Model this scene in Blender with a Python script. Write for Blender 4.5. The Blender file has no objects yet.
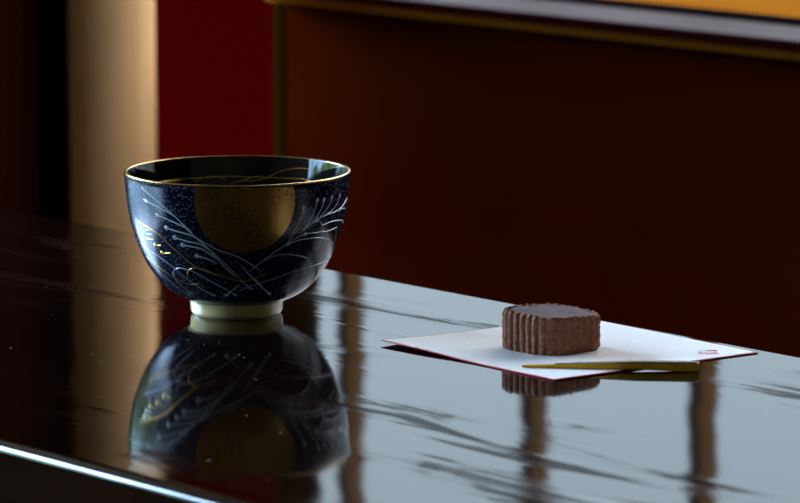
import bpy, bmesh, math, random
from mathutils import Vector, Matrix, noise

C = bpy.context.scene.collection
PI = math.pi
TZ = 0.70                     # height of the table top

# ------------------------------------------------------------------ helpers
def link(name, me, mat=None, parent=None):
    o = bpy.data.objects.new(name, me)
    C.objects.link(o)
    if mat is not None:
        me.materials.append(mat)
    if parent is not None:
        o.parent = parent
    return o

def thing(name, label, cat, loc=(0, 0, 0), group=None):
    o = bpy.data.objects.new(name, None)
    o.empty_display_size = 0.02
    C.objects.link(o)
    o.location = loc
    o['label'] = label
    o['category'] = cat
    if group:
        o['group'] = group
    return o

def struct(o):
    o['kind'] = 'structure'
    return o

def add_box(bm, x0, x1, y0, y1, z0, z1, bev=0.0, seg=2):
    vs = [bm.verts.new((x, y, z)) for x in (x0, x1) for y in (y0, y1) for z in (z0, z1)]
    fs = [(0, 1, 3, 2), (4, 6, 7, 5), (0, 4, 5, 1), (2, 3, 7, 6), (0, 2, 6, 4), (1, 5, 7, 3)]
    faces = [bm.faces.new([vs[i] for i in f]) for f in fs]
    if bev > 0:
        es = list({e for f in faces for e in f.edges})
        bmesh.ops.bevel(bm, geom=es, offset=bev, segments=seg, profile=0.5, affect='EDGES')

def add_ring_stack(bm, rings, cap0=True, cap1=True):
    """rings: list of lists of points, all of one length, closed loops."""
    vr = [[bm.verts.new(p) for p in r] for r in rings]
    n = len(vr[0])
    for a, b in zip(vr[:-1], vr[1:]):
        for i in range(n):
            bm.faces.new((a[i], a[(i + 1) % n], b[(i + 1) % n], b[i]))
    if cap0:
        bm.faces.new(list(reversed(vr[0])))
    if cap1:
        bm.faces.new(vr[-1])
    return vr

def finish(bm, name, mat, parent=None, smooth=False, angle=None):
    bmesh.ops.recalc_face_normals(bm, faces=bm.faces)
    me = bpy.data.meshes.new(name)
    bm.to_mesh(me)
    bm.free()
    if smooth:
        for p in me.polygons:
            p.use_smooth = True
        if angle:
            me.set_sharp_from_angle(angle=math.radians(angle))
    return link(name, me, mat, parent)

def box(name, mat, x0, x1, y0, y1, z0, z1, bev=0.0, parent=None):
    bm = bmesh.new()
    add_box(bm, x0, x1, y0, y1, z0, z1, bev)
    return finish(bm, name, mat, parent)

def catmull(P, n=8):
    P = [Vector(p) for p in P]
    Q = [2 * P[0] - P[1]] + P + [2 * P[-1] - P[-2]]
    out = []
    for i in range(len(P) - 1):
        a, b, c, d = Q[i:i + 4]
        for k in range(n):
            s = k / n
            out.append(0.5 * (2 * b + (c - a) * s + (2 * a - 5 * b + 4 * c - d) * s * s
                              + (3 * b - a - 3 * c + d) * s ** 3))
    out.append(P[-1])
    return out

# ------------------------------------------------------------------ materials
def mat(name, col, rough=0.5, metal=0.0, spec=0.5, coat=0.0, coat_rough=0.03):
    m = bpy.data.materials.new(name)
    m.use_nodes = True
    b = m.node_tree.nodes['Principled BSDF']
    b.inputs['Base Color'].default_value = (*col, 1)
    b.inputs['Roughness'].default_value = rough
    b.inputs['Metallic'].default_value = metal
    b.inputs['Specular IOR Level'].default_value = spec
    b.inputs['Coat Weight'].default_value = coat
    b.inputs['Coat Roughness'].default_value = coat_rough
    return m

class G:
    """small helper around one material's node tree"""
    def __init__(s, m):
        s.m = m
        s.nt = m.node_tree
        s.b = s.nt.nodes['Principled BSDF']
    def new(s, t, **kw):
        n = s.nt.nodes.new(t)
        for k, v in kw.items():
            setattr(n, k, v)
        return n
    def lk(s, a, b):
        s.nt.links.new(a, b)
    def coords(s, scale=(1, 1, 1), rot=(0, 0, 0), loc=(0, 0, 0)):
        t = s.new('ShaderNodeTexCoord')
        mp = s.new('ShaderNodeMapping')
        mp.inputs['Scale'].default_value = scale
        mp.inputs['Rotation'].default_value = rot
        mp.inputs['Location'].default_value = loc
        s.lk(t.outputs['Object'], mp.inputs['Vector'])
        return mp.outputs['Vector']
    def noise(s, vec, scale, detail=4, rough=0.55, dist=0.0):
        n = s.new('ShaderNodeTexNoise')
        n.inputs['Scale'].default_value = scale
        n.inputs['Detail'].default_value = detail
        n.inputs['Roughness'].default_value = rough
        n.inputs['Distortion'].default_value = dist
        s.lk(vec, n.inputs['Vector'])
        return n.outputs['Fac']
    def ramp(s, fac, stops):
        r = s.new('ShaderNodeValToRGB')
        e = r.color_ramp.elements
        while len(e) < len(stops):
            e.new(0.5)
        for el, (p, c) in zip(e, stops):
            el.position = p
            el.color = (*c, 1) if len(c) == 3 else c
        s.lk(fac, r.inputs['Fac'])
        return r.outputs['Color']
    def math(s, op, a, b=None, clamp=False):
        n = s.new('ShaderNodeMath', operation=op, use_clamp=clamp)
        for i, v in enumerate((a, b)):
            if v is None:
                continue
            if isinstance(v, (int, float)):
                n.inputs[i].default_value = v
            else:
                s.lk(v, n.inputs[i])
        return n.outputs[0]
    def mix(s, fac, a, b):
        n = s.new('ShaderNodeMix', data_type='RGBA')
        for sock, v in ((n.inputs[0], fac), (n.inputs[6], a), (n.inputs[7], b)):
            if isinstance(v, (int, float)):
                sock.default_value = v
            elif isinstance(v, tuple):
                sock.default_value = (*v, 1)
            else:
                s.lk(v, sock)
        return n.outputs[2]
    def bump(s, h, dist, strength=1.0, normal=None):
        n = s.new('ShaderNodeBump')
        n.inputs['Strength'].default_value = strength
        n.inputs['Distance'].default_value = dist
        s.lk(h, n.inputs['Height'])
        if normal is not None:
            s.lk(normal, n.inputs['Normal'])
        return n.outputs['Normal']

def wood(name, c0, c1, rough=0.45, grain=(2, 30, 30), spec=0.4, bump=0.0004, coat=0.0):
    m = mat(name, c0, rough, spec=spec, coat=coat)
    g = G(m)
    v = g.coords(grain)
    n = g.noise(v, 1.0, 6, 0.6, 0.6)
    g.lk(g.ramp(n, [(0.3, c0), (0.7, c1)]), g.b.inputs['Base Color'])
    g.lk(g.bump(n, bump, 0.5), g.b.inputs['Normal'])
    return m

# --- table lacquer: near-black brown, mirror gloss, worn streaks along the grain
M_TABLE = mat('table_lacquer', (0.004, 0.0014, 0.0008), 0.050, spec=0.9)
def _table_nodes():
    g = G(M_TABLE)
    v = g.coords((1, 1, 1))
    # slow waviness of the hand-planed board
    slow = g.noise(g.coords((8, 21, 8), (0, 0, math.radians(12)), TL), 1.0, 0.0, 0.5)
    # long streaks, slightly skewed to the board
    vs = g.coords((7, 120, 10), (0, 0, math.radians(4)), TL)
    streak = g.noise(vs, 1.0, 7, 0.68, 0.5)
    fine = g.noise(g.coords((26, 420, 20), (0, 0, math.radians(3)), TL), 1.0, 3, 0.6, 0.3)
    where = g.noise(g.coords((4.0, 17, 5), (0, 0, math.radians(8)), TL), 1.0, 3, 0.55, 0.8)
    mask = g.ramp(where, [(0.50, (0, 0, 0)), (0.62, (1, 1, 1))])
    n1 = g.bump(slow, TABLE_SLOW)
    h2 = g.math('MULTIPLY', streak, mask)
    n2 = g.bump(h2, TABLE_STREAK, 1.0, n1)
    h3 = g.math('MULTIPLY', fine, g.math('ADD', g.math('MULTIPLY', mask, 0.9), 0.1))
    n3 = g.bump(h3, TABLE_FINE, 1.0, n2)
    g.lk(n3, g.b.inputs['Normal'])
    # dust specks
    vo = g.new('ShaderNodeTexVoronoi')
    vo.inputs['Scale'].default_value = 120
    g.lk(v, vo.inputs['Vector'])
    sep = g.new('ShaderNodeSeparateColor')
    g.lk(vo.outputs['Color'], sep.inputs[0])
    size = g.math('MULTIPLY', g.math('GREATER_THAN', sep.outputs[0], 0.76), 0.062)
    speck = g.math('LESS_THAN', vo.outputs['Distance'], size)
    # worn streaks: the gloss is rubbed off there
    worn = g.math('MULTIPLY', g.ramp(streak, [(0.44, (0, 0, 0)), (0.50, (1, 1, 1))]), g.ramp(where, [(0.52, (0, 0, 0)), (0.61, (1, 1, 1))]))
    worn = g.math('MULTIPLY', worn, g.math('ADD', 0.65, g.math('MULTIPLY', fine, 0.8)), True)
    g.lk(g.math('ADD', g.math('MULTIPLY', g.math('MAXIMUM', speck, g.math('MULTIPLY', worn, .04)), 0.6), 0.050), g.b.inputs['Roughness'])
    g.lk(g.mix(speck, g.mix(worn, (0.004, 0.0014, 0.0008), (0.010, 0.0035, 0.0022)), (0.30, 0.29, 0.27)), g.b.inputs['Base Color'])
    g.lk(g.math('SUBTRACT', 0.9, g.math('MULTIPLY', worn, 0.89)), g.b.inputs['Specular IOR Level'])
TL = (13.2, 8.0, 2.2)
TABLE_SLOW, TABLE_STREAK, TABLE_FINE = 0.00022, 0.00007, 0.00001
_table_nodes()
M_TABLE_EDGE = mat('table_edge_lacquer', (0.012, 0.0075, 0.0035), 0.10)

# --- room
M_WAINSCOT = wood('wainscot_lacquer', (0.020, 0.0010, 0.0001), (0.025, 0.0032, 0.0002), 0.7, (1.2, 6, 3), 0.0)
M_RED = mat('vermilion_panel', (0.032, 0.0003, 0.0002), 0.7, spec=0.0)
M_DARKWALL = wood('dark_board', (0.007, 0.0006, 0.0002), (0.009, 0.0009, 0.0003), 0.6, (20, 20, 1.5), 0.0)
M_STRIP = mat('olive_strip', (0.013, 0.006, 0.0005), 0.6, spec=0.0)
M_MOULD = mat('moulding_wood', (0.30, 0.095, 0.004), 0.6, spec=0.03)
M_SILL = mat('sill_lacquer', (0.018, 0.004, 0.003), 0.55, spec=0.035)
M_LIP = mat('sill_front', (0.012, 0.0012, 0.0010), 0.7, spec=0.0)
M_RAIL = mat('black_rail', (0.006, 0.004, 0.004), 0.8, spec=0.0)
M_LEDGE = wood('amber_ledge', (0.160, 0.050, 0.004), (0.205, 0.072, 0.007), 0.9, (2, 30, 20), 0.0)
M_BAR = wood('bar_wood', (0.075, 0.028, 0.0012), (0.10, 0.04, 0.002), 0.7, (40, 40, 2), 0.1)
M_POST = wood('cedar_post', (0.82, 0.44, 0.19), (0.90, 0.52, 0.25), 0.6, (60, 60, 2.0), 0.08)
M_PLASTER = mat('earth_plaster', (0.32, 0.22, 0.12), 0.9, spec=0.1)
M_CEIL = wood('ceiling_boards', (0.50, 0.45, 0.35), (0.60, 0.54, 0.43), 0.6, (2, 25, 10), 0.2)
M_FLOOR = wood('floor_boards', (0.014, 0.007, 0.004), (0.024, 0.012, 0.006), 0.8, (2, 22, 10), 0.0)
M_GROUND = mat('garden_ground', (0.36, 0.35, 0.30), 0.9, spec=0.1)
M_LEAF = mat('garden_leaf', (0.22, 0.36, 0.08), 0.7, spec=0.2)

XL, XR, YF, YB, ZC = -4.55, 1.6, -3.6, 2.14, 2.7     # room extents
OPX0 = -2.598                                         # left jamb of the back window
OPX1 = -1.25
HZ = 1.75                                             # head of the back window

struct(box('floor', M_FLOOR, XL - .12, XR + .12, YF - .12, YB + .40, -0.1, 0.0))
struct(box('ceiling', M_CEIL, XL - .12, XR + .12, YF - .12, YB + .40, ZC, ZC + 0.1))
# back wall: lacquered wainscot under the window, wall over it
bm = bmesh.new()
add_box(bm, OPX0, XR, YB, YB + 0.04, 0, 0.757)
add_box(bm, OPX0, XR, YB, YB + 0.04, HZ, ZC)
add_box(bm, OPX1, XR, YB, YB + 0.04, 0.757, HZ)
struct(finish(bm, 'wall_back', M_WAINSCOT))
struct(box('wall_middle', M_RED, -2.90, -2.6088, 2.15, 2.18, 0, ZC))
bm = bmesh.new()
add_box(bm, XL, -2.84, 2.165, 2.20, 0, ZC)
add_box(bm, -2.975, -2.955, 2.163, 2.168, 0, ZC, 0.001)
struct(finish(bm, 'wall_far', M_DARKWALL))
# dark board added beside the post to keep left window light off it
M_BOARD = wood('dark_shade_board', (0.026, 0.0032, 0.0012), (0.036, 0.0052, 0.0018), 0.7, (20, 20, 1.5), 0.0)
struct(box('post_shade_board', M_BOARD, -2.642, -2.624, 1.80, 1.962, 0, ZC))
struct(box('trim_1', M_STRIP, -2.6086, -2.5975, 2.138, 2.18, 0, ZC, 0.002))
struct(box('trim_2', M_MOULD, -2.5975, XR, 2.120, 2.142, 0.7510, 0.7582, 0.002))
struct(box('trim_4', M_LIP, -2.5975, XR, 2.0975, 2.0998, 0.7600, 0.7676, 0.0008))
struct(box('trim_3', M_RAIL, -2.5975, XR, 2.112, 2.142, 0.7582, 0.7611))

# rounded cedar post in front of the wall
bm = bmesh.new()
R, n = 0.0352, 64
add_ring_stack(bm, [[(R * math.cos(2 * PI * k / n) * s, R * math.sin(2 * PI * k / n) * s, z) for k in range(n)]
                    for z, s in ((0, 1.01), (0.8, 1.0), (1.6, 0.99), (ZC, 0.98))])
post = struct(finish(bm, 'pillar', M_POST, None, True, 40))
post.location = (-2.5857, 1.95, 0)

# window_1: the lattice window of the back wall
win = bpy.data.objects.new('window_1', None)
C.objects.link(win)
struct(win)
win.location = (-2.6, 2.14, 0.76)
def wbox(name, m, x0, x1, y0, y1, z0, z1, bev=0.0):
    return box(name, m, x0 + 2.6, x1 + 2.6, y0 - 2.14, y1 - 2.14, z0 - .76, z1 - .76, bev, win)
wbox('window_sill', M_SILL, -2.5975, OPX1, 2.100, 2.1800, 0.7611, 0.7683, 0.0018)
wbox('window_track', M_RAIL, -2.5975, OPX1, 2.180, 2.196, 0.758, 0.7724, 0.001)
wbox('window_ledge', M_LEDGE, -3.6, OPX1 + .2, 2.197, 2.47, 0.735, 0.7625, 0.001)
wbox('window_head', M_BAR, -3.6, OPX1 + .2, 2.39, 2.47, HZ, HZ + .06, 0.002)
BARS = [-3.10, -2.838, -2.5835, -2.3715, -2.13, -1.89, -1.65, -1.41, -1.17]
for x in BARS:
    wbox('window_bar', M_BAR, x - .0072, x + .0072, 2.408, 2.430, 0.7625, HZ, 0.001)

# left end wall with the garden window
WY0, WY1, WZ0, WZ1 = -3.2, 1.75, 0.45, 2.42
bm = bmesh.new()
add_box(bm, XL - .1, XL, YF, YB + .06, 0, WZ0)
add_box(bm, XL - .1, XL, YF, YB + .06, WZ1, ZC)
add_box(bm, XL - .1, XL, YF, WY0, WZ0, WZ1)
add_box(bm, XL - .1, XL, WY1, YB + .06, WZ0, WZ1)
struct(finish(bm, 'wall_left', M_PLASTER))
w2 = bpy.data.objects.new('window_2', None)
C.objects.link(w2)
struct(w2)
w2.location = (XL, 0, WZ0)
bm = bmesh.new()
h = WZ1 - WZ0
add_box(bm, -.09, -.01, WY0, WY1, 0, .05)
add_box(bm, -.09, -.01, WY0, WY1, h - .05, h)
add_box(bm, -.09, -.01, WY0, WY0 + .05, .05, h - .05)
add_box(bm, -.09, -.01, WY1 - .05, WY1, .05, h - .05)
finish(bm, 'window_frame', M_BAR, w2)
for k in range(1, 6):
    y = WY0 + (WY1 - WY0) * k / 6
    box('window_bar', M_BAR, -.07, -.03, y - .02, y + .02, .05, h - .05, 0.003, w2)

struct(box('wall_right', M_PLASTER, XR, XR + .1, YF, YB + .06, 0, ZC))
struct(box('wall_front', M_PLASTER, XL - .1, XR + .1, YF - .1, YF, 0, ZC))
struct(box('ground', M_GROUND, -30, 30, -30, 30, -0.5, -0.3))

# clipped hedge of the garden outside the left window (seen in the bowl's glaze)
bm = bmesh.new()
rh = random.Random(2)
for k in range(9):
    cy, cr = -7.5 + k * 1.35, rh.uniform(1.0, 1.25)
    ret = bmesh.ops.create_icosphere(bm, subdivisions=4, radius=1.0)
    for vtx in ret['verts']:
        p = vtx.co.copy()
        d = 1 + .10 * noise.fractal(p * 3 + Vector((k, 0, 0)), .8, 2, 4)
        vtx.co = Vector((-8.6 + p.x * cr * d * .8, cy + p.y * cr * d, 0.45 + p.z * d * (1.35 + .25 * math.sin(k * 2.1))))
hedge = finish(bm, 'garden_hedge', M_LEAF, None, True)
hedge['kind'] = 'stuff'
hedge['label'] = 'green garden hedge beyond the left window, mirrored in the bowl'
hedge['category'] = 'hedge'

# ------------------------------------------------------------------ table
TX0, TX1, TY0, TY1 = -3.05, -0.55, 1.0303, 1.4585
table = thing('lacquered_table', 'long narrow black-brown lacquered table with a glossy mirror-like top and rounded edge', 'table', (-1.8, 1.243, 0))
def ext_profile(prof, x0, x1, name, m, parent, smooth_arc):
    bm = bmesh.new()
    rings = [[(x, y, z) for y, z in prof] for x in (x0, x1)]
    add_ring_stack(bm, rings)
    bmesh.ops.recalc_face_normals(bm, faces=bm.faces)
    me = bpy.data.meshes.new(name)
    bm.to_mesh(me)
    bm.free()
    me.set_sharp_from_angle(angle=math.radians(30))
    for p in me.polygons:                                # flat planes stay flat, only the rounding is smooth
        nn = p.normal
        p.use_smooth = abs(nn.x) < .5 and max(abs(nn.y), abs(nn.z)) < 0.9999
    return link(name, me, m, parent)
def arc(cy, cz, r, a0, a1, n):
    return [(cy + r * math.cos(math.radians(a0 + (a1 - a0) * k / n)), cz + r * math.sin(math.radians(a0 + (a1 - a0) * k / n))) for k in range(n + 1)]
R1, R2, TH = 0.0055, 0.004, 0.026
y0, y1 = TY0 - 1.243, TY1 - 1.243
prof = arc(y1 - R2, TZ - R2, R2, 0, 90, 10) + arc(y0 + R1, TZ - R1, R1, 90, 180, 20) + \
       arc(y0 + .002, TZ - TH + .002, .002, 180, 270, 5) + arc(y1 - .002, TZ - TH + .002, .002, 270, 360, 5)
top = ext_profile(prof, TX0 + 1.8, TX1 + 1.8, 'tabletop', M_TABLE, table, True)
bm = bmesh.new()
add_box(bm, TX0 + 1.9, TX1 + 1.7, y0 + .03, y0 + .05, TZ - TH - .07, TZ - TH, .002)
add_box(bm, TX0 + 1.9, TX1 + 1.7, y1 - .05, y1 - .03, TZ - TH - .07, TZ - TH, .002)
finish(bm, 'apron', M_TABLE_EDGE, table)
for sx in (TX0 + 1.88, TX1 + 1.72):
    for sy in (y0 + .05, y1 - .05):
        bm = bmesh.new()
        rings = []
        for z, s in ((0, .018), (.35, .022), (TZ - TH, .026)):
            rings.append([(sx + a * s, sy + b * s, z) for a, b in ((-1, -1), (1, -1), (1, 1), (-1, 1))])
        add_ring_stack(bm, rings)
        finish(bm, 'leg', M_TABLE_EDGE, table)

# ------------------------------------------------------------------ tea bowl
BX, BY = -1.6485, 1.3258
M_BOWL = mat('bowl_glaze', (0.006, 0.010, 0.022), 0.19, spec=0.36)
g = G(M_BOWL)
v = g.coords((1, 1, 1))
vo = g.new('ShaderNodeTexVoronoi')
vo.inputs['Scale'].default_value = 1250
g.lk(v, vo.inputs['Vector'])
sep = g.new('ShaderNodeSeparateColor')
g.lk(vo.outputs['Color'], sep.inputs[0])
patch = g.noise(v, 45, 3)
keep = g.math('GREATER_THAN', g.math('ADD', sep.outputs[0], g.math('MULTIPLY', g.math('SUBTRACT', patch, .5), 1.2)), 0.58)
speck = g.math('LESS_THAN', vo.outputs['Distance'], g.math('MULTIPLY', keep, 0.27))
g.lk(g.mix(speck, (0.0012, 0.0052, 0.018), (0.30, 0.36, 0.42)), g.b.inputs['Base Color'])
g.lk(g.math('ADD', g.math('MULTIPLY', speck, 0.25), 0.19), g.b.inputs['Roughness'])
M_BOWL_IN = mat('bowl_inner_glaze', (0.004, 0.004, 0.005), 0.07, spec=0.5)
M_GOLD = mat('gold_line', (0.62, 0.37, 0.08), 0.28, 1.0)
M_RIM = mat('gold_rim', (0.52, 0.32, 0.10), 0.22, 1.0)
M_SILVER = mat('silver_line', (0.46, 0.49, 0.53), 0.4, 0.35, coat=0.4)
M_FOOT = mat('cream_foot', (0.74, 0.58, 0.25), 0.28, spec=0.5, coat=0.3)
M_MOON = mat('gold_leaf_moon', (0.50, 0.27, 0.06), 0.30, 1.0, coat=0.5)
g = G(M_MOON)
v = g.coords((1, 1, 1))
n1 = g.noise(v, 900, 3, .6)
n2 = g.noise(v, 60, 3, .6)
f = g.math('ADD', n1, g.math('MULTIPLY', g.math('SUBTRACT', n2, .5), .5))
hole = g.ramp(f, [(0.36, (1, 1, 1)), (0.44, (0, 0, 0))])
g.lk(g.mix(hole, (0.42, 0.22, 0.045), (0.03, 0.016, 0.008)), g.b.inputs['Base Color'])
g.lk(g.math('SUBTRACT', 1.0, g.math('MULTIPLY', hole, .9)), g.b.inputs['Metallic'])

bowl = thing('tea_bowl', 'black and navy speckled tea bowl with gold moon, painted grasses and a cream foot', 'bowl', (BX, BY, TZ))
OUT = [(.0262, .0079), (.0347, .0122), (.0426, .0192), (.0508, .0322), (.0575, .0522), (.0604, .0755)]
oc = [(p.x, p.y) for p in catmull([(a, b, 0) for a, b in OUT], 12)]
def rad(z):
    for (r0, z0), (r1, z1) in zip(oc[:-1], oc[1:]):
        if z <= z1:
            return r0 + (r1 - r0) * max(0, (z - z0)) / (z1 - z0)
    return oc[-1][0]
def slope(z):
    return (rad(z + .0008) - rad(z - .0008)) / .0016
RIMZ = .0770
def lathe(profile, name, m, parent, n=160, angle=50, closed=False):
    bm = bmesh.new()
    rings = []
    for r, z in profile:
        if r < 1e-6:
            rings.append([bm.verts.new((0, 0, z))])
        else:
            rings.append([bm.verts.new((r * math.cos(2 * PI * k / n), r * math.sin(2 * PI * k / n), z)) for k in range(n)])
    pairs = list(zip(rings[:-1], rings[1:]))
    if closed:
        pairs.append((rings[-1], rings[0]))
    for a, b in pairs:
        for k in range(n):
            j = (k + 1) % n
            if len(a) == 1:
                bm.faces.new((a[0], b[j], b[k]))
            elif len(b) == 1:
                bm.faces.new((a[k], a[j], b[0]))
            else:
                bm.faces.new((a[k], a[j], b[j], b[k]))
    return finish(bm, name, m, parent, True, angle)
# outer body shell, up to just under the lip, then the inside glaze as its own part
inn = [(.0583, .0768), (.0578, .0748), (.0541, .0560), (.0468, .0360), (.0385, .0235), (.0290, .0150), (.0150, .0115), (.0, .0105)]
ic = [(max(0, p.x), p.y) for p in catmull([(a, b, 0) for a, b in inn], 8)]
ic[-1] = (0, .0105)
lathe([(0, .0072), (.0180, .0072)] + oc + [(.0601, .0768)], 'body', M_BOWL, bowl)
lathe(ic, 'inner_glaze', M_BOWL_IN, bowl)
def ri(z):
    for (r0, z0), (r1, z1) in zip(ic[:-1], ic[1:]):
        if z >= z1:
            t = (z - z0) / (z1 - z0) if z1 != z0 else 0
            return r0 + (r1 - r0) * min(1, max(0, t))
    return 0.01
# gilded lip: a rounded closed band over both walls
lip = [(.05945 + .00095 * math.cos(a), .0766 + .0006 * math.sin(a)) for a in [2 * PI * k / 14 for k in range(14)]]
lip = [(r + (.0001 if r > .05945 else -.0001), z) for r, z in lip]
lathe(lip, 'rim', M_RIM, bowl, closed=True)
lathe([(.0185, .0074), (.0198, .0012), (.0206, .0), (.0230, .0), (.0242, .0012), (.0246, .0024), (.0248, .0066), (.0252, .0076), (.0262, .0081), (.0262, .0085), (.018, .0085)],
      'foot', M_FOOT, bowl, angle=40).location = (-.0005, -.0006, 0)

def surf(phi, z, off):
    r = rad(z)
    s = slope(z)
    nr, nz = 1 / math.hypot(1, s), -s / math.hypot(1, s)
    return Vector(((r + off * nr) * math.cos(phi), (r + off * nr) * math.sin(phi), z + off * nz))
def surf_in(phi, z, off):
    r = ri(z)
    return Vector(((r - off) * math.cos(phi), (r - off) * math.sin(phi), z + off * .3))

# gold moon, a thin leaf lying on the outer wall and cut off by the lip
bm = bmesh.new()
MP, MZ, MR = math.radians(-34.7), .0688, .0272
NU, NV = 72, 14
def moon_pt(a, t):
    u, w = MR * t * math.cos(a), MR * t * math.sin(a) * 1.02
    z = MZ + w
    off = .00006
    z = min(z, .0758)
    return surf(MP + u / rad(min(z, .0755)), z, off)
ctr = bm.verts.new(moon_pt(0, 0))
rows = [[bm.verts.new(moon_pt(2 * PI * k / NU, j / NV)) for k in range(NU)] for j in range(1, NV + 1)]
for k in range(NU):
    bm.faces.new((ctr, rows[0][k], rows[0][(k + 1) % NU]))
for a, b in zip(rows[:-1], rows[1:]):
    for k in range(NU):
        j = (k + 1) % NU
        if (a[k].co - b[k].co).length + (a[j].co - b[j].co).length > 1e-6:
            bm.faces.new((a[k], b[k], b[j], a[j]))
bmesh.ops.dissolve_degenerate(bm, dist=1e-7, edges=bm.edges)
moon = finish(bm, 'moon', M_MOON, bowl, True)
moon['label'] = 'speckled gold full moon'

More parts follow.
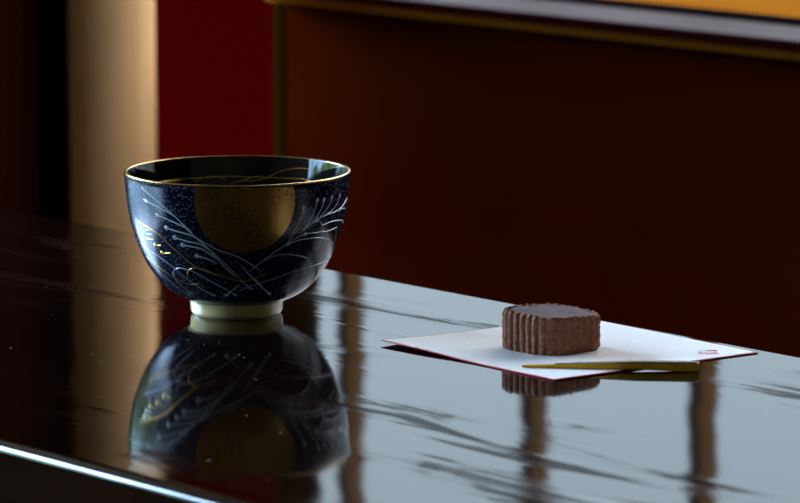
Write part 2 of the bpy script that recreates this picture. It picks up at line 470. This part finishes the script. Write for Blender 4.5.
# raised painted grasses: strokes as (kind, where the drop sits, half width in mm, points as (degrees, mm height))
STROKES = [
    ('s', 1, 0.32, [(-95.51, 72.93), (-79.72, 64.62), (-67.22, 54.98), (-62.54, 49.91), (-56.36, 44.43), (-47.15, 33.66), (-39.91, 27.19)]),
    ('s', 1, 0.3, [(-94.34, 66.27), (-82.06, 63.12), (-72.53, 59.29), (-62.58, 49.63)]),
    ('s', 1, 0.3, [(-85.8, 59.58), (-74.32, 56.58), (-65.09, 52.98), (-62.59, 49.46)]),
    ('s', 1, 0.38, [(-80.09, 52.88), (-72.81, 51.64), (-62.61, 49.35), (-56.65, 44.42)]),
    ('s', 1, 0.38, [(-75.63, 48.12), (-67.46, 46.58), (-58.58, 44.89), (-52.32, 40.25)]),
    ('s', 1, 0.38, [(-71.32, 44.2), (-63.75, 43.51), (-57.77, 42.16), (-50.35, 36.99)]),
    ('s', 1, 0.36, [(-63.69, 38.83), (-56.12, 37.19), (-50.6, 34.55)]),
    ('s', 0, 0.3, [(-62.99, 50.43), (-59.1, 47.62), (-49.55, 42.44), (-37.88, 38.33), (-23.99, 29.71)]),
    ('s', 0, 0.26, [(-56.36, 44.43), (-47.76, 36.31), (-38.04, 26.83)]),
    ('g', 0, 0.36, [(-105.06, 53.95), (-86.95, 49.17), (-76.67, 41.53), (-64.53, 32.41), (-57.35, 29.93), (-48.59, 27.71)]),
    ('g', 1, 0.26, [(-98.12, 44.82), (-95.92, 44.6), (-91.72, 45.23)]),
    ('g', 1, 0.27, [(-92.31, 42.41), (-90.01, 42.02), (-85.87, 42.71)]),
    ('g', 1, 0.27, [(-87.78, 38.74), (-85.3, 38.23), (-79.7, 39.02)]),
    ('s', 1, 0.28, [(-101.46, 50.92), (-97.48, 49.92), (-92.58, 49.88)]),
    ('s', 1, 0.28, [(-100.8, 47.74), (-97.63, 47.34), (-91.55, 47.82)]),
    ('s', 2, 0.24, [(-109.2, 40.87), (-92.06, 36.03), (-81.06, 30.53), (-74.35, 25.44), (-66.29, 19.83), (-56.56, 15.29)]),
    ('s', 2, 0.26, [(-82.89, 28.08), (-79.5, 29.94), (-74.77, 30.76), (-66.75, 29.42), (-57.34, 24.72), (-48.44, 20.24), (-40.02, 15.91)]),
    ('s', 0, 0.24, [(-82.89, 28.08), (-84.36, 25.75), (-84.45, 23.36), (-80.8, 18.98), (-76.07, 14.8)]),
    ('g', 0, 0.24, [(-108.14, 33.98), (-95.5, 28.97), (-84.89, 25.0), (-79.23, 22.73), (-73.67, 21.48), (-64.85, 22.62)]),
    ('s', 0, 0.2, [(-106.01, 36.36), (-102.94, 31.24), (-97.42, 26.03), (-89.38, 18.82), (-80.99, 13.76)]),
    ('g', 0, 0.26, [(-72.23, 26.54), (-70.58, 29.55), (-65.73, 31.6), (-58.12, 30.87), (-52.36, 27.9)]),
    ('s', 1, 0.3, [(-48.48, 15.52), (-43.73, 18.45), (-37.36, 22.54)]),
    ('s', 0, 0.22, [(-37.47, 34.26), (-27.65, 24.59), (-15.27, 16.07)]),
    ('s', 1, 0.3, [(-13.24, 15.43), (-21.98, 20.75), (-31.29, 28.52)]),
    ('s', 0, 0.2, [(-38.71, 18.76), (-29.88, 21.67), (-17.58, 24.71), (-0.43, 28.75), (23.86, 30.43), (40.31, 31.87)]),
    ('s', 1, 0.24, [(-28.81, 19.44), (-34.76, 23.58), (-38.67, 27.18)]),
    ('s', 1, 0.3, [(0.77, 49.31), (-6.54, 47.29), (-11.79, 44.2), (-18.25, 40.43), (-24.8, 35.61), (-32.62, 30.01)]),
    ('s', 0, 0.26, [(0.77, 49.31), (9.41, 48.89), (18.07, 48.62), (29.26, 49.25)]),
    ('s', 1, 0.32, [(-11.79, 44.2), (-5.63, 45.83), (0.72, 46.36), (10.38, 45.88), (18.7, 44.06), (31.24, 39.71)]),
    ('s', 0, 0.24, [(-24.8, 35.61), (-16.91, 38.72), (-6.73, 38.29), (4.32, 35.53), (10.14, 31.01), (13.86, 24.35)]),
    ('s', 0, 0.22, [(8.96, 55.72), (12.65, 50.94), (13.59, 46.47), (12.1, 41.71), (10.1, 37.65), (4.7, 35.37)]),
    ('s', 0, 0.2, [(-7.34, 18.86), (2.27, 21.36), (12.06, 23.98), (21.63, 28.32)]),
    ('s', 0, 0.2, [(-4.53, 52.83), (-9.12, 47.78), (-11.77, 44.14)]),
    ('s', 1, 0.28, [(-3.26, 64.68), (-3.56, 60.46), (-5.14, 55.9), (-7.37, 52.23), (-10.37, 47.88)]),
    ('s', 1, 0.3, [(6.12, 67.97), (5.32, 64.23), (3.23, 58.92), (-0.84, 52.91), (-4.42, 49.82)]),
    ('s', 1, 0.3, [(11.28, 67.38), (9.87, 62.86), (6.33, 57.3), (2.25, 53.88), (-2.12, 51.51)]),
    ('s', 1, 0.3, [(18.26, 67.78), (16.55, 63.74), (12.25, 59.59), (7.89, 56.52)]),
    ('s', 1, 0.28, [(26.69, 67.76), (24.46, 63.12), (18.06, 59.28), (7.89, 56.52)]),
    ('s', 2, 0.34, [(-1.33, 52.53), (3.29, 54.46), (7.64, 56.55)]),
    ('s', 0, 0.26, [(7.64, 56.55), (15.3, 57.93), (27.09, 58.91), (36.94, 61.77), (41.61, 63.23)]),
    ('s', 1, 0.3, [(27.2, 58.64), (31.92, 58.82), (39.28, 57.74)]),
    ('s', 0, 0.3, [(7.64, 56.55), (9.93, 54.3), (12.28, 52.72), (21.21, 53.46), (36.03, 51.87), (43.8, 49.16)]),
    ('g', 0, 0.3, [(31.24, 39.71), (31.61, 43.47), (28.41, 48.28)]),
    ('g', 0, 0.22, [(-48.59, 27.71), (-38.68, 24.83), (-27.83, 25.78), (-21.44, 29.59)]),
]
INNER = [
    [(139.6, 63.74), (133.44, 63.39), (126.12, 64.86), (116.89, 69.1), (110.66, 70.81), (104.18, 71.7), (98.27, 71.74)] ,
    [(166.0, 63.78), (162.91, 65.12), (159.7, 65.83), (153.3, 66.17), (150.2, 65.52), (147.43, 63.99)] ,
    [(145.21, 62.04), (139.61, 63.36), (132.89, 65.31), (126.09, 66.55)] ,
    [(-179.17, 65.89), (177.37, 66.03), (174.1, 65.05)] ,
]

def add_stroke(bm, pts, hw, bulb, fn, lift=.00010):
    P = catmull([(a, z, 0) for a, z in pts], 7)
    n = len(P)
    Q = [fn(math.radians(p.x), p.y / 1000, lift) for p in P]
    N = [(fn(math.radians(p.x), p.y / 1000, lift + .001) - q).normalized() for p, q in zip(P, Q)]
    L = [0]
    for a, b in zip(Q[:-1], Q[1:]):
        L.append(L[-1] + (b - a).length)
    tot = L[-1]
    rows = []
    for i in range(n):
        t = (Q[min(i + 1, n - 1)] - Q[max(i - 1, 0)])
        if t.length < 1e-9:
            t = Vector((0, 0, 1))
        t.normalize()
        s = N[i].cross(t).normalized()
        d0, d1 = L[i], tot - L[i]
        w = hw
        for which, d in ((1, d0), (2, d1)):
            if bulb == which:
                w = max(w, 3.9 * hw * math.exp(-((d - .0012) / .0013) ** 2))
                if d < .0005:
                    w = min(w, 2.2 * hw)
            else:
                w *= min(1, .35 + d / .006)
        w /= 1000
        h = min(.00028, w * .45)
        rows.append([bm.verts.new(Q[i] - s * w - N[i] * lift * .9), bm.verts.new(Q[i] - s * w * .55 + N[i] * h * .75),
                     bm.verts.new(Q[i] + N[i] * h), bm.verts.new(Q[i] + s * w * .55 + N[i] * h * .75), bm.verts.new(Q[i] + s * w - N[i] * lift * .9)])
    for a, b in zip(rows[:-1], rows[1:]):
        for k in range(4):
            bm.faces.new((a[k], a[k + 1], b[k + 1], b[k]))
for kind, nm, mm, lab in (('s', 'silver_grass', M_SILVER, 'pale silver grass strokes with drop-shaped tips'), ('g', 'gold_grass', M_GOLD, 'gold grass strokes')):
    for side_a, side_b in (((-200, -15), (-15, 200)) if kind == 'g' else ((-200, 200),)):
        bm = bmesh.new()
        for k, b, w, pts in STROKES:
            if k == kind and side_a <= pts[0][0] < side_b:
                add_stroke(bm, pts, w, b, surf)
        o = finish(bm, nm, mm, bowl, True)
        o['label'] = lab
bm = bmesh.new()
for pts in INNER:
    add_stroke(bm, pts, .21, 0, surf_in)
o = finish(bm, 'inner_gold_line', M_GOLD, bowl, True)

# ------------------------------------------------------------------ folded paper under the sweet
M_PAPER = mat('kaishi_paper', (0.86, 0.86, 0.87), 0.8, spec=0.15)
g = G(M_PAPER)
v = g.coords((1, 1, 1))
fib = g.noise(v, 500, 4, .6)
g.lk(g.ramp(fib, [(0.3, (0.76, 0.725, 0.695)), (0.7, (0.82, 0.785, 0.755))]), g.b.inputs['Base Color'])
g.lk(g.bump(g.noise(v, 60, 3), .0006, .5), g.b.inputs['Normal'])
M_RED_EDGE = mat('red_edge', (0.50, 0.04, 0.05), 0.7, spec=0.2)
M_STAMP = mat('stamp_ink', (0.50, 0.03, 0.05), 0.8, spec=0.1)
PXA, PYA = -1.5265, 1.3215
PC = [Vector(c) for c in ((0, 0), (.1325, -.0030), (.0085, .1318), (.1462, .1262))]   # corners of the sheet, not quite square
paper = thing('sheet_of_paper', 'white square sheet of paper with red edges lying under the brown sweet', 'paper', (PXA, PYA, TZ))
def quad(u, w):
    return PC[0] * (1 - u) * (1 - w) + PC[1] * u * (1 - w) + PC[2] * (1 - u) * w + PC[3] * u * w
def unquad(x, y):
    u, w = .5, .5
    for _ in range(12):
        e = quad(u, w) - Vector((x - PXA, y - PYA))
        du, dw = (quad(u + .001, w) - quad(u, w)) * 1000, (quad(u, w + .001) - quad(u, w)) * 1000
        det = du.x * dw.y - du.y * dw.x
        u -= (e.x * dw.y - e.y * dw.x) / det
        w -= (du.x * e.y - du.y * e.x) / det
    return u, w
def paper_z(u, w):
    z = .0003
    e = max(0, 1 - w / .45)
    z += .0013 * e * e * math.exp(-((u - .18) / .26) ** 2)        # near left edge lifts off the table
    z += .0002 * math.exp(-((u - 1) / .2) ** 2) * max(0, 1 - w)
    z += .0007 * math.exp(-(u / .10) ** 2) * math.exp(-(w / .2) ** 2)
    return z
def paper_pt(u, w, dz=0):
    q = quad(u, w)
    return Vector((q.x, q.y, paper_z(u, w) + dz))
def paper_sheet(name, m, dz0, dz1, inset, n=40):
    bm = bmesh.new()
    lo = [[bm.verts.new(paper_pt(inset + (1 - 2 * inset) * i / n, inset + (1 - 2 * inset) * j / n, dz0)) for i in range(n + 1)] for j in range(n + 1)]
    hi = [[bm.verts.new(paper_pt(inset + (1 - 2 * inset) * i / n, inset + (1 - 2 * inset) * j / n, dz1)) for i in range(n + 1)] for j in range(n + 1)]
    for j in range(n):
        for i in range(n):
            bm.faces.new((hi[j][i], hi[j][i + 1], hi[j + 1][i + 1], hi[j + 1][i]))
            bm.faces.new((lo[j][i], lo[j + 1][i], lo[j + 1][i + 1], lo[j][i + 1]))
    for i in range(n):
        bm.faces.new((lo[0][i], lo[0][i + 1], hi[0][i + 1], hi[0][i]))
        bm.faces.new((lo[n][i + 1], lo[n][i], hi[n][i], hi[n][i + 1]))
        bm.faces.new((lo[i + 1][0], lo[i][0], hi[i][0], hi[i + 1][0]))
        bm.faces.new((lo[i][n], lo[i + 1][n], hi[i + 1][n], hi[i][n]))
    return finish(bm, name, m, paper, True, 40)
o = paper_sheet('lower_leaf', M_RED_EDGE, -.0001, .00025, 0.0)
o['label'] = 'red lower leaf showing as a thin border'
paper_sheet('upper_leaf', M_PAPER, .00026, .00044, 0.0090)
# small red stamp in the right corner
def stamp_pt(a, b):
    """a, b in mm, reading direction and depth of the stamp"""
    ex, ey = Vector((.658, .753)), Vector((-.753, .658))
    c = Vector((-1.3965, 1.4275)) + ex * a / 1000 + ey * b / 1000
    u, w = unquad(c.x, c.y)
    return paper_pt(u, w, .00054)
rs = random.Random(4)
lines = []
for k in range(9):                                   # lower row of small characters
    x = -4.6 + k * 1.12
    for q in range(4):
        x0, y0_ = x + rs.uniform(-.1, .7), rs.uniform(-6.0, -1.0)
        if rs.random() < .5:
            lines.append(((x0, y0_), (x0 + rs.uniform(.3, .6), y0_ + rs.uniform(-.4, .4)), .35))
        else:
            lines.append(((x0, y0_), (x0 + rs.uniform(-.2, .2), y0_ + rs.uniform(1.4, 2.6)), .17))
lines.append(((-5.2, -3.2), (-4.7, -3.2), .5))
lines.append(((4.9, -4.2), (5.4, -4.2), .5))
arcp = [(-4.6, 2.0), (-3.4, 4.2), (-1.6, 5.4), (0.4, 5.8), (2.4, 5.6), (4.0, 6.4), (5.0, 5.2), (4.4, 3.2)]
for a, b in zip(arcp[:-1], arcp[1:]):
    lines.append((a, b, .22))
for k in range(8):
    x0 = 0.2 + k * .6
    lines.append(((x0, rs.uniform(2.4, 3.6)), (x0 + .5, rs.uniform(4.6, 6.0)), .22))
bm = bmesh.new()
for (ax, ay), (bx, by), hw in lines:
    dx, dy = bx - ax, by - ay
    l = math.hypot(dx, dy) or 1
    hw *= 1.7
    px, py = -dy / l * hw, dx / l * hw
    bm.faces.new([bm.verts.new(stamp_pt(*q)) for q in ((ax - px, ay - py), (bx - px, by - py), (bx + px, by + py), (ax + px, ay + py))])
o = finish(bm, 'stamp', M_STAMP, paper)
o['label'] = 'small red printed stamp'

# ------------------------------------------------------------------ the sweet
M_CAKE = mat('brown_sweet', (0.20, 0.085, 0.055), 0.75, spec=0.25)
g = G(M_CAKE)
v = g.coords((1, 1, 1))
nn = g.noise(v, 900, 5, .65)
n3 = g.noise(v, 240, 3, .6)
g.lk(g.ramp(g.math('ADD', g.math('MULTIPLY', nn, .6), g.math('MULTIPLY', n3, .4)), [(0.35, (0.20, 0.078, 0.045)), (0.55, (0.37, 0.160, 0.098)), (0.72, (0.54, 0.28, 0.19))]), g.b.inputs['Base Color'])
g.lk(g.bump(nn, .0008, .8), g.b.inputs['Normal'])
M_CAKETOP = mat('purple_glaze', (0.060, 0.038, 0.052), 0.55, spec=0.06)
g = G(M_CAKETOP)
v = g.coords((1, 1, 1))
nn = g.noise(v, 300, 4, .6)
g.lk(g.ramp(nn, [(0.35, (0.026, 0.009, 0.014)), (0.7, (0.075, 0.029, 0.040))]), g.b.inputs['Base Color'])
g.lk(g.bump(nn, .0006, .6), g.b.inputs['Normal'])
CX, CY, CH = -1.4576, 1.3763, .0203
cz = TZ + paper_z(*unquad(CX, CY)) + .0005
cake = thing('brown_sweet', 'brown fluted square sweet with a smooth purple top on white paper', 'sweet', (CX, CY, cz))
SQ, CR = .0220, .0150
def sq_outline(n):
    """rounded square outline: point, outward normal, arc length"""
    pts = []
    a = SQ - CR
    segs = []
    for q in range(4):
        th = q * PI / 2
        c, s = math.cos(th), math.sin(th)
        segs.append(('l', c, s))
        segs.append(('c', c, s))
    Ls, Lc = 2 * a, CR * PI / 2
    tot = 4 * (Ls + Lc)
    for i in range(n):
        d = tot * i / n
        q = int(d // (Ls + Lc))
        r = d - q * (Ls + Lc)
        th = q * PI / 2
        c, s = math.cos(th), math.sin(th)
        if r < Ls:
            p, nr = (SQ, -a + r), (1, 0)
        else:
            f = (r - Ls) / CR
            p, nr = (a + CR * math.cos(f), a + CR * math.sin(f)), (math.cos(f), math.sin(f))
        x, y, u, v_ = p[0] * c - p[1] * s, p[0] * s + p[1] * c, nr[0] * c - nr[1] * s, nr[0] * s + nr[1] * c
        # the cut is a little shallower across one diagonal
        k = x * -.753 + y * .658
        x, y = x + .753 * .10 * k, y - .658 * .10 * k
        k = u * -.753 + v_ * .658
        u, v_ = u - .753 * .11 * k, v_ + .658 * .11 * k
        l = math.hypot(u, v_)
        pts.append((x, y, u / l, v_ / l, d))
    return pts, tot
def sag(x, y):
    a = (x * .658 + y * .753) / .025                      # the top sinks towards one end
    return 1 - .060 * (1 + a) if a > -1 else 1
NO, NZ = 420, 46
outl, tot = sq_outline(NO)
nfl = round(tot / .0046)
def cake_pt(i, z, shrink=0.0):
    x, y, nx, ny, d = outl[i % NO]
    ph = (d / tot * nfl) % 1.0
    ridge = abs(math.sin(PI * ph)) ** 0.7                # rounded ridges with narrow grooves
    # the side that faces right is worn smoother
    worn = max(0, min(1, .35 + 1.1 * nx + .5 * ny))
    amp = .0021 * (1 - .55 * worn)
    p3 = Vector((x * 1000, y * 1000, z * 1000))
    rough = noise.fractal(p3 * .6, .8, 2.0, 4) * .00062 + noise.noise(p3 * .25) * .0003
    rough *= 1 - .25 * (1 - worn)
    dd = amp * (ridge - 1) + rough - shrink
    return Vector((x + nx * dd, y + ny * dd, z))
bm = bmesh.new()
rings = []
for j in range(NZ + 1):
    t = j / NZ
    z = CH * t
    e = min(t, 1 - t) * CH
    sh = (.0014 if t > .5 else .0008) * max(0, 1 - e / .0022) ** 2
    row = []
    for i in range(NO):
        p = cake_pt(i, z, sh)
        if j == NZ:
            p.z += noise.noise(Vector((p.x, p.y, 0)) * 420) * .0009 + .0003
        p.z *= sag(p.x, p.y)
        row.append(p)
    rings.append(row)
for k, (sh, dz) in enumerate(((.0019, .0002), (.0030, -.0008), (.0042, -.0014))):   # crumbly rim turning inwards
    row = []
    for i in range(NO):
        p = cake_pt(i, CH, sh)
        p.z = (CH + dz + noise.noise(Vector((p.x, p.y, k * .01)) * 500) * .0007) * sag(p.x, p.y)
        row.append(p)
    rings.append(row)
vr = add_ring_stack(bm, rings, True, True)
finish(bm, 'crust', M_CAKE, cake, True)
bm = bmesh.new()
rows = []
for k in range(13):
    t = 1 - k / 13
    row = []
    for i in range(0, NO, 3):
        x, y, nx, ny, d = outl[i]
        x, y = (x - nx * .0026) * t, (y - ny * .0026) * t
        z = CH - .0002 + noise.fractal(Vector((x, y, 0)) * 260, .9, 2, 3) * .00045 + .0004 * (1 - t)
        row.append((x, y, z * sag(x, y)))
    rows.append(row)
add_ring_stack(bm, rows, False, True)
o = finish(bm, 'top_glaze', M_CAKETOP, cake, True)
o['label'] = 'smooth purple-brown top'

# ------------------------------------------------------------------ pick
M_PICK = wood('pick_wood', (0.86, 0.44, 0.02), (0.94, 0.52, 0.03), 0.6, (400, 400, 400), 0.3, 0.0001)
M_BARK = mat('pick_bark', (0.10, 0.045, 0.016), 0.55, spec=0.3)
M_CUT = mat('pick_cut_end', (0.72, 0.55, 0.28), 0.6, spec=0.2)
ta, tb = Vector((-1.4275, 1.3282)), Vector((-1.3656, 1.3896))
PL = (tb - ta).length
pick = thing('wooden_pick', 'slim tapered wooden pick lying across the front corner of the white paper', 'pick', (ta.x, ta.y, TZ))
pick.rotation_euler = (0, 0, math.atan2(tb.y - ta.y, tb.x - ta.x))
# rests on the paper's surface at the tip and on its edge
def pick_rows(top0, top1, cut=0.0):
    rows = []
    for k in range(17):
        t = k / 16
        f = min(1, .28 + 1.5 * t) if t < .48 else 1
        w, h = .0022 * f, .0040 * min(1, .34 + 1.0 * t)
        zb = .0010 - .0009 * min(1, max(0, (t - .66) / .26))
        h += .0010 - zb
        x = PL * t
        rows.append((x, w, zb, h))
    return rows
bm = bmesh.new()
rings = []
for x, w, zb, h in pick_rows(0, 1):
    c = .15
    hb = h * .86
    rings.append([(x, -w, zb + hb * c), (x, -w * (1 - c), zb), (x, w * (1 - c), zb), (x, w, zb + hb * c), (x, w, zb + hb), (x, -w, zb + hb)])
add_ring_stack(bm, rings, True, True)
finish(bm, 'shaft', M_PICK, pick)
bm = bmesh.new()
rings = []
for x, w, zb, h in pick_rows(0, 1)[3:]:
    rings.append([(x - .0012 * (x > PL * .99), -w * .98, zb + h * .865), (x, w * .98, zb + h * .865), (x, w * .9, zb + h), (x - .0012 * (x > PL * .99), -w * .9, zb + h)])
add_ring_stack(bm, rings, True, True)
o = finish(bm, 'bark', M_BARK, pick)
o['label'] = 'dark bark strip along the top'
bm = bmesh.new()
x, w, zb, h = pick_rows(0, 1)[-1]
add_box(bm, x + .00005, x + .0004, -w * .95, w * .95, zb + .0002, zb + h * .97, .0001)
o = finish(bm, 'cut_end', M_CUT, pick)
o['label'] = 'pale cut end'

# ------------------------------------------------------------------ daylight
w = bpy.data.worlds.new('World')
bpy.context.scene.world = w
w.use_nodes = True
nt = w.node_tree
bg = nt.nodes['Background']
tc = nt.nodes.new('ShaderNodeTexCoord')
sx = nt.nodes.new('ShaderNodeSeparateXYZ')
nt.links.new(tc.outputs['Generated'], sx.inputs[0])
rp = nt.nodes.new('ShaderNodeValToRGB')
mr = nt.nodes.new('ShaderNodeMapRange')
mr.inputs[1].default_value = -0.1
mr.inputs[2].default_value = 0.9
nt.links.new(sx.outputs['Z'], mr.inputs[0])
nt.links.new(mr.outputs[0], rp.inputs['Fac'])
e = rp.color_ramp.elements
e[0].position, e[0].color = 0.0, (0.10, 0.11, 0.09, 1)
e[1].position, e[1].color = 1.0, (1.10, 1.18, 1.30, 1)
for p, c in ((0.09, (0.16, 0.17, 0.15)), (0.11, (0.165, 0.205, 0.233)), (0.335, (0.17, 0.218, 0.255)), (0.43, (1.10, 1.18, 1.30))):
    el = e.new(p)
    el.color = (*c, 1)
# the sky is brighter on the garden side
side = nt.nodes.new('ShaderNodeMapRange')
side.inputs[1].default_value = 0.40
side.inputs[2].default_value = 0.90
side.inputs[3].default_value = 0.0
side.inputs[4].default_value = 1.0
dt = nt.nodes.new('ShaderNodeVectorMath')
dt.operation = 'DOT_PRODUCT'
dt.inputs[1].default_value = (-1.0, -0.8, 0.0)
nt.links.new(tc.outputs['Generated'], dt.inputs[0])
nt.links.new(dt.outputs['Value'], side.inputs[0])
vm = nt.nodes.new('ShaderNodeVectorMath')
vm.operation = 'MULTIPLY_ADD'
nt.links.new(side.outputs[0], vm.inputs[0])
vm.inputs[1].default_value = (5.0, 7.3, 10.2)
vm.inputs[2].default_value = (1, 1, 1)
vm2 = nt.nodes.new('ShaderNodeVectorMath')
vm2.operation = 'MULTIPLY'
nt.links.new(vm.outputs[0], vm2.inputs[0])
nt.links.new(rp.outputs['Color'], vm2.inputs[1])
nt.links.new(vm2.outputs[0], bg.inputs['Color'])
bg.inputs['Strength'].default_value = 5.0

# ------------------------------------------------------------------ camera
cam = bpy.data.cameras.new('camera')
co = bpy.data.objects.new('camera', cam)
C.objects.link(co)
co.location = (0, 0, TZ + .366)
co.rotation_euler = (math.radians(90 - 8.95), 0, math.radians(48.84))
cam.lens = 180
cam.sensor_width = 36
cam.clip_start = 0.05
cam.dof.use_dof = True
cam.dof.focus_distance = 2.07
cam.dof.aperture_fstop = 15
sc = bpy.context.scene
sc.camera = co
sc.view_settings.view_transform = 'Standard'
sc.view_settings.look = 'None'
sc.view_settings.exposure = 0.0
sc.view_settings.gamma = 1.0
sc.view_settings.use_curve_mapping = False
sc.cycles.use_denoising = True
sc.cycles.max_bounces = 10
sc.cycles.caustics_reflective = True
